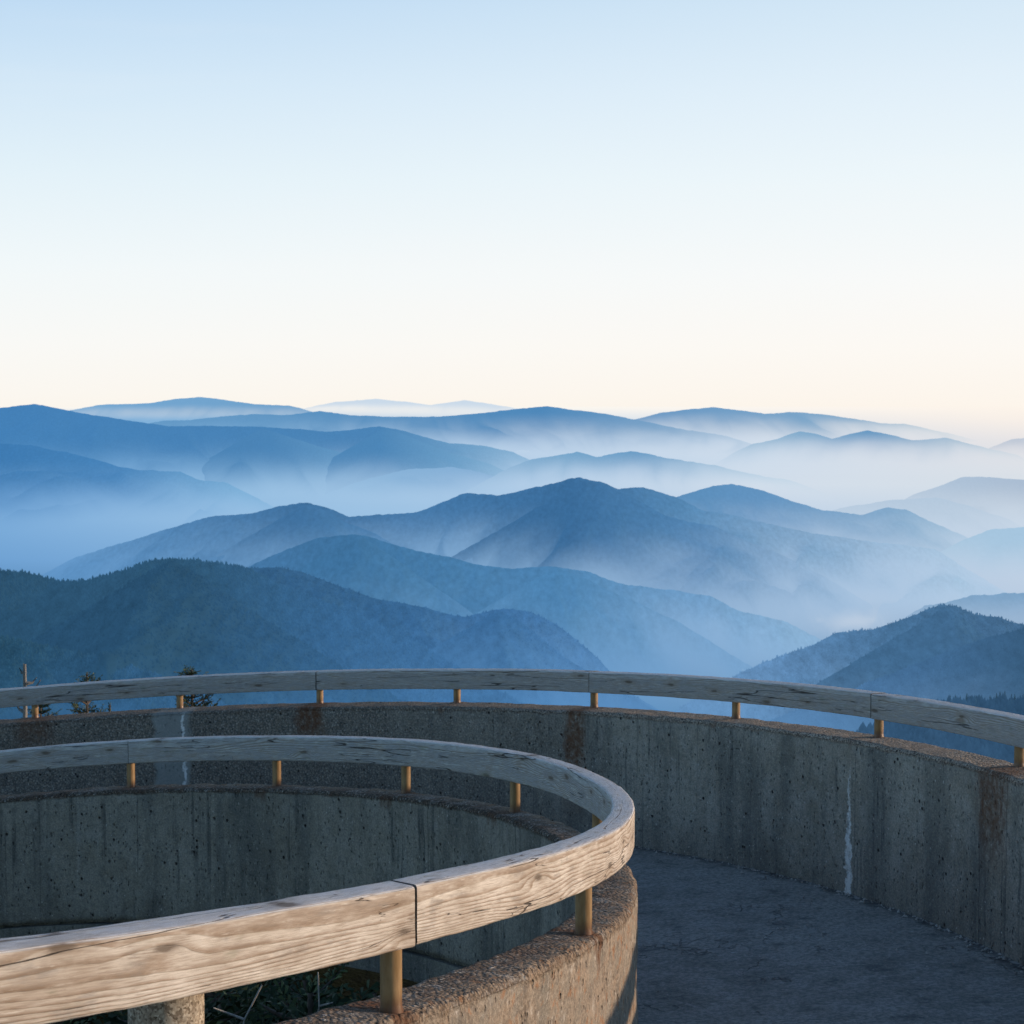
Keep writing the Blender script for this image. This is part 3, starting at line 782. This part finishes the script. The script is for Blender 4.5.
ridge(12.5, 9500, P7, [(60, (88, 138, 190)), (300, (66, 112, 160)), (440, (72, 120, 170)), (570, (62, 108, 156)), (700, (92, 138, 184)), (860, (140, 172, 208)), (960, (165, 192, 222))], .83, (500, 610), 'dd', run=.3)
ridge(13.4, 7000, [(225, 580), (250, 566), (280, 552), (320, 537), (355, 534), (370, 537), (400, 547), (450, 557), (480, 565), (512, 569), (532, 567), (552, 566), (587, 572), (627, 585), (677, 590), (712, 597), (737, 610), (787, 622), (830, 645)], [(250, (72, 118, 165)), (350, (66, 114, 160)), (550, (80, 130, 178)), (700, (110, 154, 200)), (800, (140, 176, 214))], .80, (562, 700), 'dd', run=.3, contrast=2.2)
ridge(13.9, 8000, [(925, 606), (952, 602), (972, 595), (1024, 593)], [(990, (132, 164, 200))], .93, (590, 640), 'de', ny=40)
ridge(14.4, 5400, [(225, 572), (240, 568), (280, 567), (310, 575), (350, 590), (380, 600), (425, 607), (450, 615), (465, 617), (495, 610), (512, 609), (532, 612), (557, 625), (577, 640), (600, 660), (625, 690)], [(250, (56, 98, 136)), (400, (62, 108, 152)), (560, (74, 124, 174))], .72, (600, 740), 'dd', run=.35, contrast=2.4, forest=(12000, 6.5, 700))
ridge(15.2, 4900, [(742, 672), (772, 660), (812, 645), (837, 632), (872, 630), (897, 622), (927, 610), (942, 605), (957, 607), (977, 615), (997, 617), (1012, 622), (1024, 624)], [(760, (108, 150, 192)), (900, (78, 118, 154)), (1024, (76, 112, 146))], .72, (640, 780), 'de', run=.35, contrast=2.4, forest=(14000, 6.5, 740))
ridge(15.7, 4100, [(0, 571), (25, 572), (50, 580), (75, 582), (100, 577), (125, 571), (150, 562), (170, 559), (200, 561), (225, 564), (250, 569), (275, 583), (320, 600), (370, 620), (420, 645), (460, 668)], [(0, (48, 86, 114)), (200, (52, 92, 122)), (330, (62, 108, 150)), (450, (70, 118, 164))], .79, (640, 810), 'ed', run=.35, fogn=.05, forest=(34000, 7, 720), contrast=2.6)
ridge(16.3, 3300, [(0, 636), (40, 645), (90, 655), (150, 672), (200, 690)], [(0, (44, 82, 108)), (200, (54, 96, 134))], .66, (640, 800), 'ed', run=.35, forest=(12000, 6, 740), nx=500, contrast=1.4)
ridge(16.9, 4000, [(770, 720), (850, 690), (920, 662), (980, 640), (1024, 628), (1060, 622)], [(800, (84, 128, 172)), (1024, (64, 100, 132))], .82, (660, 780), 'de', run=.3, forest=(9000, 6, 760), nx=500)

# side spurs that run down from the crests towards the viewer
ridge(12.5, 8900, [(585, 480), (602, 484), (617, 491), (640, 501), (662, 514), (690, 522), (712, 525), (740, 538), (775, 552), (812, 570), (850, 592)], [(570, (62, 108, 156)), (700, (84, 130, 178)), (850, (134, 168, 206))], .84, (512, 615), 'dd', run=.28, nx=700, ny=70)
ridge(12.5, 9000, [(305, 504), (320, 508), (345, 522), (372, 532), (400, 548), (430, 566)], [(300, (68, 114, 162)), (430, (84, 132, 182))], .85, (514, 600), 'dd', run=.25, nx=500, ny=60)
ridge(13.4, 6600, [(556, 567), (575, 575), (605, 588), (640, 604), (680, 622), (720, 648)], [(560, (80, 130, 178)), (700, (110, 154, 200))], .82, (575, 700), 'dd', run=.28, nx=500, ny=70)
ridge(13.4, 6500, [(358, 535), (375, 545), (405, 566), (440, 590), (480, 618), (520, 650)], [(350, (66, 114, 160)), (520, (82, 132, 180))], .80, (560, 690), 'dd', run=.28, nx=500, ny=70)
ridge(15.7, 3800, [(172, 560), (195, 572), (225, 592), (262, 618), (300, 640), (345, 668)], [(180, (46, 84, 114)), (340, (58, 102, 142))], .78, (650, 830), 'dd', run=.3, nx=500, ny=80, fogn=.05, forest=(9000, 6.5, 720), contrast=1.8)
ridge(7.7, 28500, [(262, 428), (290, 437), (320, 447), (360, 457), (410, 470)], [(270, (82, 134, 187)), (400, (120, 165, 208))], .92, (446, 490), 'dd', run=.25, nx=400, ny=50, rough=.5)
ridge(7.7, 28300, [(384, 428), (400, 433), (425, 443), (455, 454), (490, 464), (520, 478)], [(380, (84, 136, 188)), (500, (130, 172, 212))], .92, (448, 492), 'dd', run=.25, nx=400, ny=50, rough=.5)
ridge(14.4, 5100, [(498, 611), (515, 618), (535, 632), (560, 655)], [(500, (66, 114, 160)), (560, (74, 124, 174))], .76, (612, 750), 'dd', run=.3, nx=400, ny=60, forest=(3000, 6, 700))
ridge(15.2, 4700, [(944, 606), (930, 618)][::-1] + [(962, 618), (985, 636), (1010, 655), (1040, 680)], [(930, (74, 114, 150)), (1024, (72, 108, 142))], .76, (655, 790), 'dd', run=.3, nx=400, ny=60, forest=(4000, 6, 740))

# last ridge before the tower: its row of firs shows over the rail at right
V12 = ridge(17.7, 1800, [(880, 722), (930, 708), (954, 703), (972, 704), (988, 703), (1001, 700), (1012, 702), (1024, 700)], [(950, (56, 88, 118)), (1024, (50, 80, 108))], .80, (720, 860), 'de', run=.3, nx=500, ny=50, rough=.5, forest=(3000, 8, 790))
def hazy_fir():
    h = 1.0; vs = []; fs = []
    K = 9
    for lv in range(6):
        z0 = .08 + lv * .145; r0 = .23 * (1 - lv / 6.6); b = len(vs)
        for k in range(K):
            a = 2 * PI * k / K + lv; rr = r0 * (1 + .35 * random.uniform(-1, 1))
            vs.append((rr * math.cos(a), rr * math.sin(a), z0 + random.uniform(-.02, .02)))
        vs.append((0, 0, z0 + .24))
        fs += [(b + k, b + (k + 1) % K, b + K) for k in range(K)]
    cc = np.array([[*s2l((46, 74, 98)), .80]] * len(vs))  # air haze painted into the fir's colour
    return vs, fs, cc
vs, fs, cc = hazy_fir()
first = None
for q in range(16):
    px = 950 + q * 5.1 + random.uniform(-1.5, 1.5)
    ix = np.argmin(abs(proj(V12[:, 5, 0], V12[:, 5, 1], V12[:, 5, 2])[0] - px))
    if first is None:
        o = mesh_obj('fir_tree', vs, fs, HAZE, None, False, {'haze': ('col', cc)}); first = o
    else:
        o = first.copy(); C.objects.link(o)
    tag(o, 'small dark distant fir in the row along the near ridge at far right', 'tree', 'distant firs on the near ridge')
    o.location = V12[ix, 5] - np.array([0, 0, .8]); s = random.uniform(6.5, 12) * (1.25 if q in (2, 10) else 1); o.scale = (s, s, s); o.rotation_euler.z = random.uniform(0, 6)

# valley floor and plain out to the horizon
nr, na = 70, 241
rr = np.concatenate([[0], np.geomspace(200, 260000, nr - 1)])
aa = np.linspace(0, 2 * PI, na)
X = rr[:, None] * np.sin(aa)[None]; Y = rr[:, None] * np.cos(aa)[None]
Z = np.full_like(X, -1520.0)
ysafe = np.maximum(np.abs(Y), 30)
qx, qy = proj(X, ysafe, Z)
E = mist(qx, qy)
col = np.concatenate([E, np.full(E.shape[:2] + (1,), .995)], -1)  # sheet glows almost wholly in the painted mist colour
o = mesh_obj('valley_ground', np.stack([X, Y, Z], -1).reshape(-1, 3), grid_faces(nr, na, flip=True), HAZE, None, True, {'haze': ('col', col.reshape(-1, 4))})
tag(o, kind='structure')

# summit ground under the ramp
nr, na = 60, 96
rr = np.concatenate([[0], np.geomspace(.6, 900, nr - 1)]); aa = np.linspace(0, 2 * PI, na)
X = -2 + rr[:, None] * np.sin(aa)[None]; Y = 8 + rr[:, None] * np.cos(aa)[None]
Z = -4.3 - np.clip(rr - 10, 0, 1e9)[:, None] * .5 + .35 * fbm(X * .5, Y * .5, 0, 4)
o = mesh_obj('summit_ground', np.stack([X, Y, Z], -1).reshape(-1, 3), grid_faces(nr, na, flip=True), GROUND)
tag(o, kind='structure')

# ------------------------------------------------------------------ near vegetation
def tube_pts(pts, radii, n=6):
    V = []; Fc = []
    pts = [Vector(p) for p in pts]
    for i, p in enumerate(pts):
        d = (pts[min(i + 1, len(pts) - 1)] - pts[max(i - 1, 0)]).normalized()
        a = d.orthogonal().normalized(); b = d.cross(a)
        for k in range(n):
            t = 2 * PI * k / n
            V.append(p + (a * math.cos(t) + b * math.sin(t)) * radii[i])
    for i in range(len(pts) - 1):
        for k in range(n):
            k2 = (k + 1) % n
            Fc.append((i * n + k, i * n + k2, (i + 1) * n + k2, (i + 1) * n + k))
    return [tuple(v) for v in V], Fc

class Acc:
    def __init__(s): s.V = []; s.F = []; s.T = []
    def add(s, V, Fc, t=0.0):
        k = len(s.V); s.V += V; s.F += [tuple(i + k for i in f) for f in Fc]; s.T += [t] * len(V)
    def build(s, name, mat, parent=None, smooth=False):
        T = np.array(s.T)
        return mesh_obj(name, s.V, s.F, mat, parent, smooth, {'tint': ('col', np.stack([T, T, T, T * 0 + 1], -1))})

def twig(acc, p, d, L, w, rnd):
    """a spray of needles: flat tapering strip with side sprays"""
    d = d.normalized(); up = Vector((0, 0, 1)); side = d.cross(up)
    if side.length < .1: side = Vector((1, 0, 0))
    side.normalize(); nrm = side.cross(d).normalized()
    t = rnd.random()
    n = max(3, int(L / .035))
    for i in range(n):
        q = p + d * (L * i / n)
        for sg in (-1, 1):
            l = w * (1 - .6 * i / n) * rnd.uniform(.6, 1.25)
            dd = (d * .75 + side * sg + nrm * rnd.uniform(-.35, .45)).normalized()
            wd = side.cross(dd).normalized() * .0 + d * .013
            tip = q + dd * l
            mid = q + dd * l * .5 + nrm * .01
            acc.add([tuple(q - wd), tuple(mid - wd * 1.1 + nrm * rnd.uniform(-.01, .01)), tuple(tip), tuple(mid + wd * 1.1)], [(0, 1, 2, 3)], t)

def fir(name, label, x, y, zg, ztop, width, seed, nb=60, zlow=None, mat=NEEDLE, group=None, sparse=1.0, cat='tree', open_=0.0, step=.22, top=.06, rise=(-.05, .38)):
    rnd = random.Random(seed)
    root = empty(name, (x, y, zg)); tag(root, label, cat, group)
    Ht = ztop - zg
    lean = Vector((rnd.uniform(-.02, .02), rnd.uniform(-.02, .02), 1))
    A = Acc(); pts = [lean * (Ht * k / 10) for k in range(11)]
    A.add(*tube_pts(pts, [max(.008, .012 + .011 * Ht * (1 - k / 10)) for k in range(11)], 7))
    N_ = Acc()
    z = (zlow - zg) if zlow is not None else Ht * .3
    while z < Ht - .04:
        f = (Ht - z); R = min(width, top + f * .5) * rnd.uniform(.7, 1.1)
        nbr = rnd.choice((4, 5, 6)) if sparse > .7 else rnd.choice((2, 3, 4))
        a0 = rnd.uniform(0, 6)
        for k in range(nbr):
            if rnd.random() < open_: continue
            a = a0 + 2 * PI * k / nbr + rnd.uniform(-.3, .3)
            L = R * rnd.uniform(.65, 1.15)
            d = Vector((math.cos(a), math.sin(a), rnd.uniform(*rise)))
            p0 = lean * z
            p1 = p0 + d * L * .5; p2 = p0 + d * L + Vector((0, 0, L * .12))
            A.add(*tube_pts([p0, p1, p2], [.012 + .01 * L, .008 + .004 * L, .003], 5))
            m_ = max(2, int(L / .11))
            for j in range(m_):
                t = (j + .5) / m_
                q = p0.lerp(p1, t * 2) if t < .5 else p1.lerp(p2, t * 2 - 1)
                dd = (p2 - p1).normalized()
                sd = dd.cross(Vector((0, 0, 1))).normalized()
                for sg in (-1, 1):
                    tl = (.10 + .40 * L * (1 - t * .75)) * rnd.uniform(.55, 1.0)
                    twig(N_, q, dd * .8 + sd * sg * rnd.uniform(.5, 1.1) + Vector((0, 0, rnd.uniform(-.1, .35))), tl, .075, rnd)
            twig(N_, p2 - d * L * .15, (p2 - p1), .12 + .12 * L, .05, rnd)
        z += step * rnd.uniform(.7, 1.25)
    twig(N_, lean * (Ht - .15), lean, .2, .05, rnd)
    A.build('trunk', BARK, root, True); N_.build('crown', mat, root)
    return root

def at(px, py, Y):
    a, b = ray(px, py); return float(a) * Y, Y, float(b) * Y

# tree tops beyond the far wall at left
x, y, z = at(80, 675, 24); fir('fir_tree', 'fir top with wide low branches behind the left end of the far rail', x, y, -16.5, z, .36, 5, zlow=z - 1.6, mat=NEEDLE2, sparse=1, open_=.28, step=.10, rise=(.0, .8))
x, y, z = at(194, 669, 22); fir('fir_tree', 'thin young fir top with gaps between branches, right of the wide fir', x, y, -15.5, z, .28, 9, zlow=z - 1.3, mat=NEEDLE2, sparse=.9, open_=.3, step=.09, top=.14, rise=(.0, .8))
x, y, z = at(40, 699, 27); fir('fir_tree', 'low dark fir tip at the far left, under the rail beside the dead snag', x, y, -17.5, z, .6, 12, zlow=z - 1.0, mat=NEEDLE2, sparse=1, open_=.1, step=.12)
x, y, z = at(121, 706, 22); fir('fir_tree', 'tiny fir tip just clearing the far wall between two taller tops', x, y, -15.5, z, .4, 21, zlow=z - .8, mat=NEEDLE2, sparse=1, open_=.1, step=.12)
# dead snag
x, y, z = at(25.5, 664, 23)
root = empty('dead_tree', (x, y, -16)); tag(root, 'bare pale dead tree trunk with broken stubs at far left', 'tree')
A = Acc(); Ht = z + 16
A.add(*tube_pts([(.0 + .02 * math.sin(k), 0, Ht * k / 12) for k in range(13)], [.085 - .0045 * k - (.010 if k == 12 else 0) for k in range(13)], 8))
A.build('trunk', SNAG, root, True)
rnd = random.Random(3)
for k in range(9):
    zz = Ht - .12 - k * .13; a = rnd.choice((PI, PI, 2.6, .2)) + rnd.uniform(-.4, .4); L = rnd.uniform(.12, .42) if k else .08
    B = Acc(); p = Vector((0, 0, zz)); d = Vector((math.cos(a), math.sin(a), rnd.uniform(.1, .6)))
    B.add(*tube_pts([p, p + d * L * .6, p + d * L + Vector((0, 0, .06))], [.028, .017, .006], 5)); B.build('branch', SNAG, root, True)

# grit and leaf bits along the foot of the outer wall and on the ramp
rg = np.random.RandomState(5); V = []; Fc = []
ph_g = np.concatenate([rg.uniform(-.1, 2.0, 900), rg.uniform(.2, 2.2, 160)])
off = np.concatenate([np.abs(rg.normal(0, .035, 900)), rg.uniform(.1, 2.4, 160)])
for p_, o_ in zip(ph_g, off):
    kk = (p_ if p_ < PH_S else p_)
    c = outer(kk, -FIT['w2i'] - .012 - o_, -FIT['fl'] + .004)[0]
    # the ramp sheet between the walls is level with the outer edge apart from a slight fall
    t_in = min(1, o_ / 2.7); c[2] += t_in * float((inner(min(kk, 1.5))[0, 2] + .05 - outer(kk)[0, 2]))
    r_ = rg.uniform(.003, .010) * (1.3 if rg.rand() < .15 else 1); b_ = len(V)
    for q_ in range(5):
        a_ = q_ * 1.2566 + rg.uniform(-.4, .4); V.append((c[0] + r_ * rg.uniform(.6, 1.4) * math.cos(a_), c[1] + r_ * rg.uniform(.6, 1.4) * math.sin(a_), c[2] - .003))
    V.append((c[0], c[1], c[2] + r_ * rg.uniform(.4, .9)))
    Fc += [(b_ + q_, b_ + (q_ + 1) % 5, b_ + 5) for q_ in range(5)]
GRIT = mat_foliage('pale_grit', (.20, .18, .16), (.45, .43, .40), (.2, .12, .07))
o = mesh_obj('grit', V, Fc, GRIT, None, False, {'tint': ('col', np.ones((len(V), 4)) * .3)})
tag(o, 'scattered pale grit on the ramp along the foot of the far wall', 'grit', kind='stuff')

# firs growing up in the pit under the ramp
pit = [(-1.55, 6.0, -1.92), (-2.2, 7.4, -2.5), (-1.15, 7.0, -2.2), (-2.4, 9.0, -3.15), (-1.75, 9.2, -3.1), (-.95, 8.3, -2.72), (-2.0, 6.2, -2.1), (-1.0, 5.6, -1.82), (-.75, 6.6, -2.2), (-.7, 9.4, -3.15), (-1.3, 9.9, -3.3)]
labs = ['dark fir in the pit right behind the concrete post', 'dark fir deeper in the pit, left of the concrete post', 'dark fir in the pit below the joint of the near rail', 'dark fir at the back of the pit on the left',
        'dark fir at the back of the pit in the middle', 'dark fir at the right side of the pit against the slab edge', 'dark fir at the left side of the pit', 'low dark fir in the pit closest to the near wall', 'dark fir in the pit just behind the near brown post', 'dark fir deep in the pit where the slab edge ends', 'farthest dark fir of the pit, against its back']
for i, ((x, y, z), lb) in enumerate(zip(pit, labs)):
    fir('fir_tree', lb, x, y, -4.6, z, .85, 40 + i, zlow=z - 1.5, mat=NEEDLE, step=.12, top=.2)
for i, (px, py, Y, hh, lb) in enumerate(((318, 972, 5.3, .5, 'pale bare twig standing up in the pit just left of the near brown post'), (262, 985, 5.0, .5, 'pale leaning bare twig in the pit right of the concrete post'))):
    x, y, z = at(px, py, Y)
    B = Acc(); rnd = random.Random(70 + i); p = Vector((0, 0, 0)); pts = [p]; ln = -.28 if i else .02
    for k in range(12):
        p = p + Vector((ln * -.12 + rnd.uniform(-.022, .022), rnd.uniform(-.022, .022), .10)); pts.append(p)
    B.add(*tube_pts(pts, [.006 - .0003 * k for k in range(13)], 5))
    for k in range(3, 12):
        d = Vector((rnd.uniform(-1, 1), rnd.uniform(-.5, .5), rnd.uniform(.2, .8))) * rnd.uniform(.04, .11)
        B.add(*tube_pts([pts[k], pts[k] + d * .6, pts[k] + d], [.004, .003, .002], 4))
    o = B.build('bare_twig', DEAD, None, True); o.location = (x - p.x, y - p.y, z - p.z); tag(o, lb, 'twig')

# ------------------------------------------------------------------ light
SUN_EL, SUN_AZ = 9.4, 84.0        # azimuth clockwise from the view direction: low, from the right
sd = Vector((math.sin(math.radians(SUN_AZ)) * math.cos(math.radians(SUN_EL)), math.cos(math.radians(SUN_AZ)) * math.cos(math.radians(SUN_EL)), math.sin(math.radians(SUN_EL))))
sl = bpy.data.lights.new('sun', 'SUN'); sl.energy = 4.4; sl.angle = math.radians(.8); sl.color = (1.0, .76, .54)
so = bpy.data.objects.new('sun', sl); C.objects.link(so); so.rotation_euler = sd.to_track_quat('Z', 'Y').to_euler()

w = bpy.data.worlds.new('World'); bpy.context.scene.world = w; w.use_nodes = True
t = w.node_tree; t.nodes.clear()
class WN(NT):
    def __init__(self): self.t = t; self.out = t.nodes.new('ShaderNodeOutputWorld')
m = WN()
sky = m.n('TexSky'); sky.sky_type = 'NISHITA'; sky.sun_disc = False
sky.sun_elevation = math.radians(SUN_EL); sky.sun_rotation = math.radians(SUN_AZ); sky.altitude = 2000; sky.air_density = 1.0; sky.dust_density = .6; sky.ozone_density = 2.5
skc = m.mix(1.0, sky.outputs[0], (2.1, 2.02, 1.85), 'MULTIPLY')
bg1 = m.n('Background', {'Color': skc, 'Strength': .14})
g = m.n('TexCoord').outputs['Generated']
sep = m.n('SeparateXYZ', {0: g}); gx, gy, gz = sep.outputs
# horizon glow: direction height 0 .. 0.25 as a colour ramp, left cooler, right warmer
tz = m.n('MapRange', {0: gz, 1: -.02, 2: .24, 3: 0.0, 4: 1.0}).outputs[0]
def zpos(y): return (math.sin(math.atan((512 - y) / F) - PITCH) + .02) / .26
def skyramp(c): return m.ramp(tz, [(max(0, zpos(y)), s2l(col)) for y, col in c])
left = skyramp([(430, (250, 242, 230)), (395, (251, 247, 240)), (345, (249, 249, 246)), (270, (241, 248, 250)), (180, (226, 241, 249)), (90, (208, 230, 247)), (0, (186, 216, 243))])
right = skyramp([(440, (249, 239, 229)), (405, (253, 245, 235)), (350, (253, 249, 243)), (280, (249, 250, 249)), (180, (238, 247, 251)), (90, (226, 240, 250)), (0, (211, 231, 246))])
az = m.math('ARCTAN2', gx, gy)
hor = m.mix(m.smooth(az, -.42, .34), left, right)
cl = m.noise(m.n('Mapping', {'Vector': g, 'Scale': (3, 3, 40)}).outputs[0], 1.5, 3, .5)
hor = m.mix(m.smooth(cl, .5, .75, 0, .05), hor, (.98, .93, .90))
bg2 = m.n('Background', {'Color': hor, 'Strength': 1.0})
up = m.smooth(gz, .20, .42, 1, 0)
fwd = m.smooth(m.math('ABSOLUTE', m.math('SUBTRACT', az, .25)), .8, 1.7, 1, 0)
mx = m.n('MixShader', {0: m.math('MULTIPLY', up, fwd), 1: bg1.outputs[0], 2: bg2.outputs[0]})
t.links.new(mx.outputs[0], m.out.inputs[0])

# ------------------------------------------------------------------ camera
cd = bpy.data.cameras.new('camera'); co = bpy.data.objects.new('camera', cd); C.objects.link(co)
cd.sensor_width = 36; cd.lens = F / RES * 36; cd.clip_start = .05; cd.clip_end = 600000
co.location = (0, 0, 0); co.rotation_euler = (PI / 2 - PITCH, 0, 0)
cd.dof.use_dof = True; cd.dof.focus_distance = 6.5; cd.dof.aperture_fstop = 16
sc = bpy.context.scene; sc.camera = co
sc.view_settings.view_transform = 'Standard'; sc.view_settings.look = 'None'; sc.view_settings.exposure = 0; sc.view_settings.gamma = 1
sc.render.resolution_x = sc.render.resolution_y = 1024
